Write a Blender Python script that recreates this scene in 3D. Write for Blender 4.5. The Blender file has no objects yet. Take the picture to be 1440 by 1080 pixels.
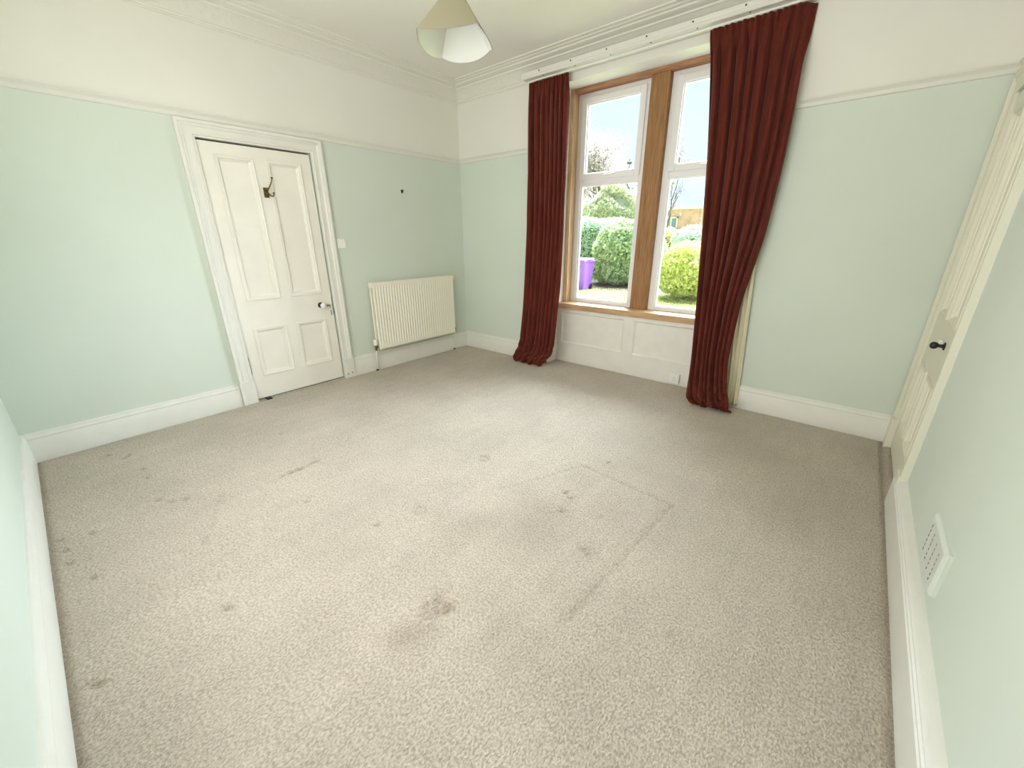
import bpy, bmesh, math, random
import numpy as np
from mathutils import Vector, Matrix
SC = bpy.context.scene
COL = SC.collection
random.seed(7); RNG = np.random.default_rng(7)

# ------------------------------------------------------------------ camera
RX, RY, CEIL = 4.245, -3.896, 2.868          # room: x 0..RX, y RY..0 (window wall at y = 0)
cam = bpy.data.cameras.new('camera'); camo = bpy.data.objects.new('camera', cam); COL.objects.link(camo)
yaw, pit, rol = -0.70296, 0.352844, 0.0044205
fwd = Vector((math.sin(yaw)*math.cos(pit), math.cos(yaw)*math.cos(pit), -math.sin(pit)))
rgt = Vector((math.cos(yaw), -math.sin(yaw), 0)); dwn = fwd.cross(rgt)
r2 = math.cos(rol)*rgt + math.sin(rol)*dwn; d2 = -math.sin(rol)*rgt + math.cos(rol)*dwn
m = Matrix((r2, -d2, -fwd)).transposed().to_4x4(); m.translation = (3.83788, -3.61098, 1.35630)
camo.matrix_world = m
cam.sensor_width = 36; cam.lens = 563.51/1440*36; cam.clip_start = .02; cam.clip_end = 300
SC.camera = camo

# ------------------------------------------------------------------ sky, daylight, exposure
w = bpy.data.worlds.new('sky'); SC.world = w; w.use_nodes = True
nt = w.node_tree; nt.nodes.clear()
out = nt.nodes.new('ShaderNodeOutputWorld'); bg = nt.nodes.new('ShaderNodeBackground')
tc = nt.nodes.new('ShaderNodeTexCoord'); sx = nt.nodes.new('ShaderNodeSeparateXYZ'); rp = nt.nodes.new('ShaderNodeValToRGB')
nt.links.new(tc.outputs['Generated'], sx.inputs[0]); nt.links.new(sx.outputs['Z'], rp.inputs[0])
nt.links.new(rp.outputs[0], bg.inputs[0]); nt.links.new(bg.outputs[0], out.inputs[0])
e = rp.color_ramp.elements
e[0].position = 0.0; e[0].color = (.80, .90, 1.0, 1)
e[1].position = .5; e[1].color = (.60, .80, 1.0, 1)
bg.inputs[1].default_value = 1.08

sun = bpy.data.lights.new('soft_sun', 'SUN'); suno = bpy.data.objects.new('soft_sun', sun); COL.objects.link(suno)
sun.energy = 44.0; sun.angle = math.radians(95); sun.color = (.80, .915, 1.0)
d = Vector((-.12, -1, -.72)).normalized()
suno.rotation_euler = d.to_track_quat('-Z', 'Y').to_euler()
# added fill light behind the camera, shining in through an invented opening
al = bpy.data.lights.new('added_rear_fill', 'AREA'); alo = bpy.data.objects.new('added_rear_fill', al); COL.objects.link(alo)
al.shape = 'RECTANGLE'; al.size = 2.2; al.size_y = 1.9; al.energy = 60; al.color = (1.0, .945, .87)
alo.location = (2.35, RY-.16, 1.65); alo.rotation_euler = (math.radians(90), 0, math.radians(0))
alo.rotation_euler = Vector((0, 1, 0)).to_track_quat('-Z', 'Y').to_euler()
SC.view_settings.view_transform = 'Standard'; SC.view_settings.look = 'None'
SC.view_settings.gamma = 1; SC.view_settings.use_curve_mapping = False
SC.view_settings.exposure = 0.2
SC.cycles.use_denoising = True
SC.cycles.max_bounces = 14; SC.cycles.diffuse_bounces = 10; SC.cycles.transparent_max_bounces = 16
SC.cycles.sample_clamp_indirect = 6.0

# ------------------------------------------------------------------ materials
MATS = {}
def lin(r, g, b):
    f = lambda c: (c/255)/12.92 if c/255 <= .04045 else ((c/255+.055)/1.055)**2.4
    return (f(r), f(g), f(b), 1)
def mat(name, col, rough=.5, metal=0, spec=.5, noise=0, nscale=20, bump=0, bscale=60, bdist=.002, stretch=None, **kw):
    M = bpy.data.materials.new(name); M.use_nodes = True; n = M.node_tree.nodes; L = M.node_tree.links
    p = n['Principled BSDF']; p.inputs['Base Color'].default_value = col; p.inputs['Roughness'].default_value = rough
    p.inputs['Metallic'].default_value = metal; p.inputs['Specular IOR Level'].default_value = spec
    for k, v in kw.items(): p.inputs[k.replace('_', ' ')].default_value = v
    tcn = n.new('ShaderNodeTexCoord'); mp = n.new('ShaderNodeMapping'); L.new(tcn.outputs['Object'], mp.inputs[0])
    if stretch: mp.inputs['Scale'].default_value = stretch
    if noise:
        t = n.new('ShaderNodeTexNoise'); t.inputs['Scale'].default_value = nscale; t.inputs['Detail'].default_value = 5
        L.new(mp.outputs[0], t.inputs['Vector'])
        r = n.new('ShaderNodeMapRange'); r.inputs[1].default_value = .3; r.inputs[2].default_value = .7
        r.inputs[3].default_value = 1-noise; r.inputs[4].default_value = 1+noise*.35; L.new(t.outputs[0], r.inputs[0])
        mx = n.new('ShaderNodeVectorMath'); mx.operation = 'SCALE'; mx.inputs[0].default_value = col[:3]
        L.new(r.outputs[0], mx.inputs['Scale']); L.new(mx.outputs[0], p.inputs['Base Color'])
    if bump:
        t = n.new('ShaderNodeTexNoise'); t.inputs['Scale'].default_value = bscale; t.inputs['Detail'].default_value = 4
        L.new(mp.outputs[0], t.inputs['Vector'])
        b = n.new('ShaderNodeBump'); b.inputs['Strength'].default_value = bump; b.inputs['Distance'].default_value = bdist
        L.new(t.outputs[0], b.inputs['Height']); L.new(b.outputs[0], p.inputs['Normal'])
    MATS[name] = M
    return M

WHITE = (.775, .765, .715, 1); GREEN = (.64, .70, .63, 1); GLOSS = (.76, .755, .705, 1)
ceil_m = mat('ceiling_paint', (.82, .80, .75, 1), .9, spec=.2, bump=.15, bscale=30)
gloss = mat('white_gloss_paint', GLOSS, .38, spec=.35, noise=.03, nscale=9, bump=.05, bscale=25)
aged = mat('aged_white_paint', (.80, .775, .73, 1), .45, spec=.35, noise=.04, nscale=9, bump=.15, bscale=40)
cornm = mat('cornice_plaster', (.76, .75, .69, 1), .85, spec=.2)
frieze = mat('floral_plaster', (.74, .73, .67, 1), .9, spec=.2, bump=.7, bscale=34, bdist=.010)
upvc = mat('white_plastic_frame', (.84, .84, .85, 1), .3, spec=.45)
plast = mat('white_plastic', (.84, .83, .79, 1), .32, spec=.5)
radm = mat('radiator_enamel', (.86, .83, .73, 1), .34, spec=.4)
dark = mat('gap_shade', (.02, .018, .015, 1), .7)
brass = mat('aged_brass', (.20, .14, .045, 1), .38, metal=.85, noise=.35, nscale=60)
steel = mat('dull_steel', (.45, .44, .42, 1), .4, metal=.8)
blackm = mat('black_iron', (.015, .014, .012, 1), .5)
porc = mat('white_porcelain', (.86, .85, .82, 1), .12)
woodj = mat('jamb_timber', (.74, .52, .32, 1), .6, spec=.25, noise=.25, nscale=9, stretch=(9, 9, .7), bump=.15, bscale=14)
wood = mat('bare_timber', (.36, .19, .082, 1), .6, spec=.25, noise=.32, nscale=9, stretch=(9, 9, .7), bump=.15, bscale=14)
woods = mat('sill_timber', (.56, .36, .19, 1), .42, spec=.45, noise=.25, nscale=8, stretch=(.8, 8, 8))
velvet = mat('rust_velvet', (.118, .022, .013, 1), .75, spec=.12, noise=.35, nscale=7, stretch=(6, 6, .8), bump=.25, bscale=120, Sheen_Weight=.40, Sheen_Roughness=.35)
velvet.node_tree.nodes['Principled BSDF'].inputs['Sheen Tint'].default_value = (.95, .50, .52, 1)
liner = mat('cream_lining', (.78, .73, .55, 1), .85, bump=.2, bscale=90)
shade_o = mat('shade_outside', (.31, .285, .195, 1), .55)
shade_i = mat('shade_inside', (.70, .71, .67, 1), .2)
soil = mat('garden_soil', (.16, .12, .085, 1), .95, noise=.4, nscale=3)
brickm = mat('red_brick', (.66, .43, .37, 1), .9, noise=.3, nscale=2.2)
stone = mat('pale_stone', lin(190, 180, 168), .9, noise=.25, nscale=1.2)
slate = mat('blue_slate', lin(112, 132, 166), .7, noise=.2, nscale=1.5)
pale = mat('pale_render', lin(220, 216, 208), .8)
winglass = mat('house_window_glass', lin(120, 140, 160), .1)
binm = mat('purple_plastic', (.27, .10, .60, 1), .4)
bark = mat('tree_bark', (.20, .165, .13, 1), .9, noise=.3, nscale=6)

def paint_wall(name):
    M = mat(name, GREEN, .85, spec=.2, bump=.12, bscale=45, bdist=.001)
    n = M.node_tree.nodes; L = M.node_tree.links; p = n['Principled BSDF']
    g = n.new('ShaderNodeNewGeometry'); s = n.new('ShaderNodeSeparateXYZ'); L.new(g.outputs['Position'], s.inputs[0])
    c = n.new('ShaderNodeMath'); c.operation = 'GREATER_THAN'; c.inputs[1].default_value = 2.165; L.new(s.outputs['Z'], c.inputs[0])
    t = n.new('ShaderNodeTexNoise'); t.inputs['Scale'].default_value = 1.6; t.inputs['Detail'].default_value = 4; L.new(g.outputs['Position'], t.inputs['Vector'])
    mx = n.new('ShaderNodeMix'); mx.data_type = 'RGBA'; L.new(c.outputs[0], mx.inputs[0])
    mx.inputs[6].default_value = GREEN; mx.inputs[7].default_value = WHITE
    r = n.new('ShaderNodeMapRange'); r.inputs[1].default_value = .3; r.inputs[2].default_value = .7; r.inputs[3].default_value = .97; r.inputs[4].default_value = 1.02
    L.new(t.outputs[0], r.inputs[0]); v = n.new('ShaderNodeVectorMath'); v.operation = 'SCALE'
    L.new(mx.outputs[2], v.inputs[0]); L.new(r.outputs[0], v.inputs['Scale']); L.new(v.outputs[0], p.inputs['Base Color'])
    return M
wallm = paint_wall('wall_paint')
reveal = mat('reveal_paint', (.82, .81, .77, 1), .6, spec=.3, noise=.04, nscale=12)

def glass_mat():
    M = bpy.data.materials.new('window_glass'); M.use_nodes = True; n = M.node_tree.nodes; L = M.node_tree.links; n.clear()
    o = n.new('ShaderNodeOutputMaterial'); t = n.new('ShaderNodeBsdfTransparent'); g = n.new('ShaderNodeBsdfGlossy'); mx = n.new('ShaderNodeMixShader')
    f = n.new('ShaderNodeFresnel'); f.inputs[0].default_value = 1.35; g.inputs['Roughness'].default_value = .02; t.inputs[0].default_value = (.995, .998, .997, 1)
    L.new(f.outputs[0], mx.inputs[0]); L.new(t.outputs[0], mx.inputs[1]); L.new(g.outputs[0], mx.inputs[2]); L.new(mx.outputs[0], o.inputs[0])
    return M
glass = glass_mat()

def leaf_mat(name, c1, c2, trans=.5):
    M = bpy.data.materials.new(name); M.use_nodes = True; n = M.node_tree.nodes; L = M.node_tree.links
    p = n['Principled BSDF']; p.inputs['Roughness'].default_value = .5
    g = n.new('ShaderNodeNewGeometry'); mx = n.new('ShaderNodeMix'); mx.data_type = 'RGBA'
    L.new(g.outputs['Random Per Island'], mx.inputs[0]); mx.inputs[6].default_value = c1; mx.inputs[7].default_value = c2
    L.new(mx.outputs[2], p.inputs['Base Color'])
    tr = n.new('ShaderNodeBsdfTranslucent'); L.new(mx.outputs[2], tr.inputs[0]); ms = n.new('ShaderNodeMixShader'); ms.inputs[0].default_value = trans
    L.new(p.outputs[0], ms.inputs[1]); L.new(tr.outputs[0], ms.inputs[2]); L.new(ms.outputs[0], n['Material Output'].inputs[0])
    return M
leaf_green = leaf_mat('laurel_leaf', (.24, .38, .13, 1), (.86, .93, .62, 1))
leaf_blue = leaf_mat('grey_green_leaf', (.42, .58, .38, 1), (.70, .82, .62, 1))
leaf_yell = leaf_mat('golden_leaf', (.50, .54, .10, 1), (.97, .95, .50, 1))
leaf_pale = leaf_mat('pale_leaf', (.46, .50, .28, 1), (.86, .86, .68, 1))
leaf_dark = leaf_mat('conifer_leaf', (.16, .22, .14, 1), (.34, .40, .28, 1))
leaf_oran = leaf_mat('copper_leaf', (.58, .46, .24, 1), (.80, .70, .36, 1))
blossom = leaf_mat('pale_blossom', (.26, .21, .17, 1), (.66, .60, .55, 1))
grassm = leaf_mat('grass_blade', (.50, .56, .16, 1), (.78, .78, .36, 1))
lawn = mat('lawn_turf', (.50, .53, .20, 1), .95, noise=.35, nscale=4)

# ------------------------------------------------------------------ mesh helpers
ORG = {}
class MB:
    def __init__(s): s.v = []; s.f = []
    def add(s, vs, fs):
        o = len(s.v); s.v += [tuple(map(float, q)) for q in vs]; s.f += [tuple(i+o for i in f) for f in fs]; return s
    def box(s, x0, x1, y0, y1, z0, z1):
        vs = [(x, y, z) for z in (z0, z1) for y in (y0, y1) for x in (x0, x1)]
        return s.add(vs, [(0, 2, 3, 1), (4, 5, 7, 6), (0, 1, 5, 4), (2, 6, 7, 3), (0, 4, 6, 2), (1, 3, 7, 5)])
    def hexa(s, p):       # p[0..3] bottom ring, p[4..7] top ring
        return s.add(p, [(3, 2, 1, 0), (4, 5, 6, 7), (0, 1, 5, 4), (1, 2, 6, 5), (2, 3, 7, 6), (3, 0, 4, 7)])
    def loft(s, rings, closed_ring=False, closed=False, caps=False):
        n = len(rings[0]); vs = [q for r in rings for q in r]; fs = []
        R = len(rings)
        for i in range(R if closed else R-1):
            for j in range(n if closed_ring else n-1):
                a, b = i*n+j, i*n+(j+1) % n; c, e_ = ((i+1) % R)*n+(j+1) % n, ((i+1) % R)*n+j
                fs.append((a, b, c, e_))
        if caps: fs.append(tuple(range(n))[::-1]); fs.append(tuple((R-1)*n+j for j in range(n)))
        return s.add(vs, fs)
    def tube(s, pts, r, n=8, caps=True):
        pts = [Vector(q) for q in pts]; rs = r if isinstance(r, (list, tuple)) else [r]*len(pts); rings = []
        up = None
        for i, q in enumerate(pts):
            t = (pts[min(i+1, len(pts)-1)]-pts[max(i-1, 0)]).normalized()
            if up is None: up = Vector((0, 0, 1)) if abs(t.z) < .9 else Vector((1, 0, 0))
            a = t.cross(up).normalized(); b = t.cross(a).normalized(); up = b.cross(t).normalized() if False else up
            rings.append([q+rs[i]*(math.cos(2*math.pi*k/n)*a+math.sin(2*math.pi*k/n)*b) for k in range(n)])
        return s.loft(rings, closed_ring=True, caps=caps)
    def lathe(s, org, axis, prof, n=20, caps=True):   # prof: (radius, distance along axis)
        ax = Vector(axis).normalized(); u = Vector((0, 0, 1)) if abs(ax.z) < .9 else Vector((1, 0, 0))
        a = ax.cross(u).normalized(); b = ax.cross(a); o = Vector(org)
        return s.loft([[o+ax*h+r*(math.cos(2*math.pi*k/n)*a+math.sin(2*math.pi*k/n)*b) for k in range(n)] for r, h in prof], closed_ring=True, caps=caps)
    def build(s, name, m, parent=None, smooth=False, bevel=0, auto=None):
        o_ = Vector((0, 0, 0)) if parent is None else ORG[parent.name]
        me = bpy.data.meshes.new(name); me.from_pydata([tuple(Vector(q)-o_) for q in s.v], [], s.f)
        bm = bmesh.new(); bm.from_mesh(me); bmesh.ops.recalc_face_normals(bm, faces=bm.faces); bm.to_mesh(me); bm.free()
        me.materials.append(m)
        ob = bpy.data.objects.new(name, me); COL.objects.link(ob)
        if parent is not None: ob.parent = parent
        ORG[ob.name] = o_
        if smooth or auto:
            for p in me.polygons: p.use_smooth = True
            if auto: me.set_sharp_from_angle(angle=math.radians(auto))
        if bevel:
            b = ob.modifiers.new('bevel', 'BEVEL'); b.width = bevel; b.segments = 2; b.limit_method = 'ANGLE'; b.angle_limit = math.radians(50)
        return ob
def thing(name, label, cat, loc, group=None):
    o = bpy.data.objects.new(name, None); COL.objects.link(o); o.location = loc; o.empty_display_size = .1
    o['label'] = label; o['category'] = cat
    if group: o['group'] = group
    ORG[o.name] = Vector(loc); return o
def struct(o, label=None):
    o['kind'] = 'structure'
    if label: o['label'] = label
    return o
def part_label(o, s): o['label'] = s; return o

# ------------------------------------------------------------------ floor with worn, dented carpet
def build_floor():
    st = .0115
    xs = np.arange(0, RX+st, st); ys = np.arange(RY-.05, .215, st)
    X, Y = np.meshgrid(xs, ys); Z = np.zeros_like(X); S = np.zeros_like(X)  # S darkens the colour: stains, dents, and shade painted in
    def blob(x, y, r, amp=0, stain_shade=0, el=1, ang=0):
        nonlocal Z, S
        c, s_ = math.cos(ang), math.sin(ang); dx = (X-x)*c+(Y-y)*s_; dy = -(X-x)*s_+(Y-y)*c
        g = np.exp(-((dx/(r*el))**2+(dy/r)**2)); Z += amp*g; S += stain_shade*g
    def groove(a, b, wd, amp, stain_shade=0):
        nonlocal Z, S
        a, b = np.array(a), np.array(b); t = np.clip(((X-a[0])*(b-a)[0]+(Y-a[1])*(b-a)[1])/((b-a)@(b-a)), 0, 1)
        dd = np.hypot(X-a[0]-t*(b-a)[0], Y-a[1]-t*(b-a)[1]); g = np.exp(-(dd/wd)**2); Z += amp*g; S += stain_shade*g
    # imprint of a removed rug
    groove((2.763, -1.654), (3.332, -1.689), .011, -.007, .20)
    groove((2.527, -2.193), (2.763, -1.654), .011, -.006, .08)
    groove((3.332, -1.689), (3.279, -2.62), .012, -.006, .18)
    groove((1.409, -2.70), (1.423, -2.93), .014, -.006, .35)
    groove((1.36, -3.22), (1.75, -3.40), .014, -.003, .12)
    # furniture leg rings
    for x, y in ((2.328, -2.589), (2.221, -1.993)):
        rr = np.hypot(X-x, Y-y); g = np.exp(-((rr-.028)/.011)**2); Z -= .010*g; S += .22*g
    for x, y, r in ((2.229, -3.444, .016), (2.234, -3.81, .018), (1.302, -3.827, .013), (1.426, -3.819, .013), (1.183, -3.836, .012), (1.233, -3.731, .012), (.671, -3.451, .012), (.818, -3.451, .012),
                    (1.144, -3.459, .014), (1.215, -3.417, .014), (1.251, -3.362, .013), (1.786, -2.94, .012), (1.42, -2.82, .013), (1.41, -2.87, .013), (.829, -2.695, .012), (.259, -3.569, .013), (.369, -3.477, .013), (2.904, -2.108, .014),
                    (2.88, -1.98, .012), (2.829, -1.959, .016), (.40, -3.50, .012), (2.254, -2.796, .012), (2.863, -1.515, .012), (1.62, -3.76, .012)):
        blob(x, y, r*.85, -.013, .48, el=1.7, ang=.6)
    # trodden patch with a frayed spot
    for x, y, r, a in ((2.817, -2.931, .045, -.006), (2.834, -2.873, .035, -.008), (2.893, -2.887, .035, -.009), (2.875, -2.93, .03, -.01)):
        blob(x, y, r, a, .13)
    for k in range(26):
        blob(2.85+random.gauss(0, .04), -2.905+random.gauss(0, .035), .010, random.choice((-.014, .008)), random.choice((.26, -.25)))
    blob(2.866, -3.082, .05, -.002, .25, el=1.6, ang=.7); blob(2.86, -3.03, .05, 0, .2, el=1.5, ang=.7)
    # tea coloured stains; the widest blob is shade painted into the far right corner
    blob(2.583, -2.52, .10, 0, .15, el=1.3, ang=.9); blob(2.42, -2.53, .05, 0, .16); blob(2.80, -2.15, .09, 0, .16, el=1.4); blob(3.153, -2.278, .03, -.002, .30, el=1.6)
    blob(2.904, -2.28, .13, 0, .10); blob(3.10, -1.95, .10, 0, .12); blob(3.12, -2.887, .10, 0, .10); blob(2.95, -2.72, .12, 0, .10)
    blob(4.161, -1.249, .03, .004, -.1, el=2); blob(2.75, -2.35, .15, 0, .08); blob(4.0, -.55, .5, 0, .05)
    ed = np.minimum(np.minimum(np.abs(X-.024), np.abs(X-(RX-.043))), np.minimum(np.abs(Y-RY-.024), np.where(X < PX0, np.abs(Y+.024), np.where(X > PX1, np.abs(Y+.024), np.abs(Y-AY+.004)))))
    Z -= .012*np.exp(-(ed/.013)**2); S += .30*np.exp(-(ed/.012)**2)+.10*np.exp(-((RX-.043-X)/.11)**2)  # contact shade painted along the skirting; wide right band mixes shade and dirt
    Z += .0015*np.sin(X*3.1+Y*2.3)+RNG.normal(0, .0010, X.shape)
    ny, nx = X.shape
    co = np.stack([X, Y, Z], -1).reshape(-1, 3).astype(np.float32)
    idx = np.arange(nx*ny).reshape(ny, nx)
    q = np.stack([idx[:-1, :-1], idx[:-1, 1:], idx[1:, 1:], idx[1:, :-1]], -1).reshape(-1, 4)
    me = bpy.data.meshes.new('floor'); me.vertices.add(len(co)); me.vertices.foreach_set('co', co.ravel())
    me.loops.add(q.size); me.loops.foreach_set('vertex_index', q.ravel().astype(np.int32))
    me.polygons.add(len(q)); me.polygons.foreach_set('loop_start', np.arange(0, q.size, 4, dtype=np.int32))
    me.update(calc_edges=True)
    me.polygons.foreach_set('use_smooth', np.ones(len(q), bool))
    at = me.attributes.new('stain_shade', 'FLOAT', 'POINT'); at.data.foreach_set('value', S.ravel().astype(np.float32))
    M = bpy.data.materials.new('beige_carpet'); M.use_nodes = True; n = M.node_tree.nodes; L = M.node_tree.links; p = n['Principled BSDF']
    p.inputs['Roughness'].default_value = .95; p.inputs['Specular IOR Level'].default_value = .05; p.inputs['Sheen Weight'].default_value = .12; p.inputs['Sheen Roughness'].default_value = .5
    tcn = n.new('ShaderNodeTexCoord')
    def tex(scale, detail=3, st=None):
        mp = n.new('ShaderNodeMapping'); L.new(tcn.outputs['Object'], mp.inputs[0])
        if st: mp.inputs['Scale'].default_value = st
        t = n.new('ShaderNodeTexNoise'); t.inputs['Scale'].default_value = scale; t.inputs['Detail'].default_value = detail; L.new(mp.outputs[0], t.inputs['Vector']); return t
    def rng(src, a, b, c, d_):
        r = n.new('ShaderNodeMapRange'); r.inputs[1].default_value = a; r.inputs[2].default_value = b; r.inputs[3].default_value = c; r.inputs[4].default_value = d_; L.new(src, r.inputs[0]); return r.outputs[0]
    tuft = tex(118, 4, (1.2, .85, 1)); big = tex(2.2, 4); mid = tex(14, 3); vac = tex(3, 2, (5, .6, 1))
    def mul(a, b):
        k = n.new('ShaderNodeMath'); k.operation = 'MULTIPLY'; L.new(a, k.inputs[0]); L.new(b, k.inputs[1]); return k.outputs[0]
    f = mul(mul(rng(tuft.outputs[0], .36, .62, .73, 1.13), rng(big.outputs[0], .35, .65, .93, 1.05)), mul(rng(mid.outputs[0], .3, .7, .98, 1.02), rng(vac.outputs[0], .35, .65, .97, 1.02)))
    a = n.new('ShaderNodeAttribute'); a.attribute_name = 'stain_shade'
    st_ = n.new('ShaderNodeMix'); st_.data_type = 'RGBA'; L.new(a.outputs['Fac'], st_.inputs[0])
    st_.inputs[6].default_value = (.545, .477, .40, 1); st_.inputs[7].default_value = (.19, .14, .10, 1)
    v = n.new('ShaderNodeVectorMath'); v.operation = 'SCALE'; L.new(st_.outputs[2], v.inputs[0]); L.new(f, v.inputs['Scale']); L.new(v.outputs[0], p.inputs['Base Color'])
    b = n.new('ShaderNodeBump'); b.inputs['Strength'].default_value = .9; b.inputs['Distance'].default_value = .010; L.new(tuft.outputs[0], b.inputs['Height'])
    b2 = n.new('ShaderNodeBump'); b2.inputs['Strength'].default_value = .2; b2.inputs['Distance'].default_value = .02; L.new(mid.outputs[0], b2.inputs['Height']); L.new(b2.outputs[0], b.inputs['Normal'])
    L.new(b.outputs[0], p.inputs['Normal'])
    me.materials.append(M)
    ob = bpy.data.objects.new('floor', me); COL.objects.link(ob); struct(ob, 'beige cut pile carpet with dents and faint stains'); ORG['floor'] = Vector()
PX0, PX1, HEAD, AY = 1.287, 3.06, 2.655, .2          # window recess
build_floor()

# ------------------------------------------------------------------ room shell
DY0, DY1, DH = -2.564, -1.7455, 2.03          # door opening in the left wall
mb = MB()
for y0, y1, z0, z1 in ((RY-.3, DY0, -.02, CEIL), (DY1, .45, -.02, CEIL), (DY0, DY1, DH, CEIL)): mb.box(-.07, 0, y0, y1, z0, z1)
mb.box(-.2, -.07, RY-.3, .45, -.02, CEIL); mb.box(-.07, 0, DY0, DY1, -.02, -.004)
struct(mb.build('wall_left', wallm), 'pale green wall with white top holding the panelled door')
PX0, PX1, HEAD = 1.287, 3.06, 2.655          # window recess
mb = MB(); mb.box(0, PX0, 0, .45, -.02, CEIL).box(PX1, RX+.15, 0, .45, -.02, CEIL)
mb.hexa([(PX0, 0, HEAD), (PX1, 0, HEAD), (PX1, .45, HEAD+.05), (PX0, .45, HEAD+.05), (PX0, 0, CEIL), (PX1, 0, CEIL), (PX1, .45, CEIL), (PX0, .45, CEIL)])
struct(mb.build('wall_front', wallm), 'window wall, pale green below and white above the rail')
RW = RX-.002
QY0, QY1 = -.904, -.12                          # press door opening in the right wall
mb = MB()
for y0, y1, z0, z1 in ((RY-.3, QY0, -.02, CEIL), (QY1, 0, -.02, CEIL), (QY0, QY1, DH, CEIL)): mb.box(RX, RX+.06, y0, y1, z0, z1)
mb.box(RX+.06, RX+.15, RY-.3, .0, -.02, CEIL); mb.box(RX, RX+.06, QY0, QY1, -.02, -.004)
struct(mb.build('wall_right', wallm), 'pale green right wall with vent plate and press door')
mb = MB().box(0, 1.25, RY-.15, RY, -.02, CEIL).box(3.45, RX, RY-.15, RY, -.02, CEIL).box(1.25, 3.45, RY-.15, RY, -.02, .7).box(1.25, 3.45, RY-.15, RY, 2.6, CEIL)  # opening invented to let the added fill light in
struct(mb.build('wall_back', wallm), 'pale green wall at the near left edge')
struct(MB().box(-.2, RX+.15, RY-.3, .45, CEIL, CEIL+.12).build('ceiling', ceil_m), 'plain off white ceiling')
# slim frame of the invented opening for the fill light (behind the camera)
mb = MB(); 
for x0, x1, z0, z1 in ((1.25, 1.31, .7, 2.6), (3.39, 3.45, .7, 2.6), (1.31, 3.39, .7, .76), (1.31, 3.39, 2.54, 2.6), (2.32, 2.38, .76, 2.54)): mb.box(x0, x1, RY-.10, RY-.05, z0, z1)
struct(mb.build('fill_opening_frame', upvc), 'added frame of the invented fill light opening behind the viewer')

# recess lining: cheeks and soffit in white paint, thin boards on the wall
e_ = .004
mb = MB().box(PX0-.001, PX0+e_, .001, .30, .205, HEAD+.03); struct(mb.build('trim_1', reveal), 'white left cheek of the window recess')
mb = MB().box(PX1-e_, PX1+.001, .001, .30, .205, HEAD+.03); struct(mb.build('trim_2', reveal), 'white right cheek of the window recess')
mb = MB().hexa([(PX0, .001, HEAD-e_), (PX1, .001, HEAD-e_), (PX1, .31, HEAD-e_+.034), (PX0, .31, HEAD-e_+.034), (PX0, .001, HEAD), (PX1, .001, HEAD), (PX1, .31, HEAD+.034), (PX0, .31, HEAD+.034)])
struct(mb.build('trim_3', reveal), 'white head of the window recess')

# ------------------------------------------------------------------ skirting, picture rail, cornice
SK = [(.022, -.01), (.022, .142), (.0185, .147), (.0215, .152), (.0215, .158), (.016, .166), (.012, .174), (.012, .180), (.005, .187), (0, .188)]
def run_x(prof, x0, x1, y, sgn=-1, m0=0, m1=0):      # along x on a wall at y, projecting to sgn*y; m: mitre direction at ends
    return [[(x0+m0*o, y+sgn*o, z) for o, z in prof], [(x1-m1*o, y+sgn*o, z) for o, z in prof]]
def run_y(prof, y0, y1, x, sgn=1, m0=0, m1=0):
    return [[(x+sgn*o, y0+m0*o, z) for o, z in prof], [(x+sgn*o, y1-m1*o, z) for o, z in prof]]
def prof_obj(name, rings, m, label):
    ob = MB().loft(rings, caps=True).build(name, m, auto=35); return struct(ob, label)
AO0, AO1, AT = -2.671, -1.6485, 2.135        # architrave outer edges and top
prof_obj('baseboard_left', run_y(SK, RY, AO0-.008, 0, 1, 1, 0), gloss, 'white skirting left of the panelled door')
prof_obj('baseboard_left.001', run_y(SK, AO1+.008, 0, 0, 1, 0, 1), gloss, 'white skirting below the radiator')
prof_obj('baseboard_front', run_x(SK, 0, PX0, 0, -1, 1, 0), gloss, 'white skirting between corner and left curtain')
prof_obj('baseboard_front.001', run_x(SK, PX1, RX-.03, 0, -1, 0, 0), gloss, 'white skirting right of the right curtain')
prof_obj('baseboard_back', run_x(SK, 0, RX, RY, 1, 1, 1), gloss, 'white skirting at the near left edge')
SKR = [(.041, -.01), (.041, .142), (.036, .147), (.0385, .152), (.0385, .158), (.033, .163), (.033, .169), (.026, .176), (.022, .184), (.012, .188), (0, .190)]
prof_obj('baseboard_right', run_y(SKR, RY, QY0-.002, RX, -1, 1, 0), gloss, 'thick moulded white skirting below the vent plate')
mb = MB().box(PX0-.022, PX0+.018, -.002, .198, -.01, .2); struct(mb.build('baseboard_front.002', gloss, bevel=.003), 'skirting return on the left cheek of the recess')
mb = MB().box(PX1-.018, PX1+.022, -.002, .198, -.01, .2); struct(mb.build('baseboard_front.003', gloss, bevel=.003), 'skirting return on the right cheek of the recess')
PR = [(0, 2.140), (.010, 2.142), (.014, 2.150), (.014, 2.164), (.022, 2.174), (.030, 2.180), (.030, 2.187), (.024, 2.189), (0, 2.189)]
railm = mat('rail_paint', (.73, .725, .66, 1), .5, spec=.3)
prof_obj('trim_4', run_y(PR, RY, 0, 0, 1, 1, 1), railm, 'picture rail on the door wall')
prof_obj('trim_5', run_x(PR, 0, PX0-.0, 0, -1, 1, 0), railm, 'picture rail left of the window')
prof_obj('trim_6', run_x(PR, PX1, RX, 0, -1, 0, 1), railm, 'picture rail right of the window')
prof_obj('trim_7', run_y(PR, RY, 0, RX, -1, 1, 1), railm, 'picture rail on the right wall')
prof_obj('trim_8', run_x(PR, 0, RX, RY, 1, 1, 1), railm, 'picture rail on the near wall')
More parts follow.
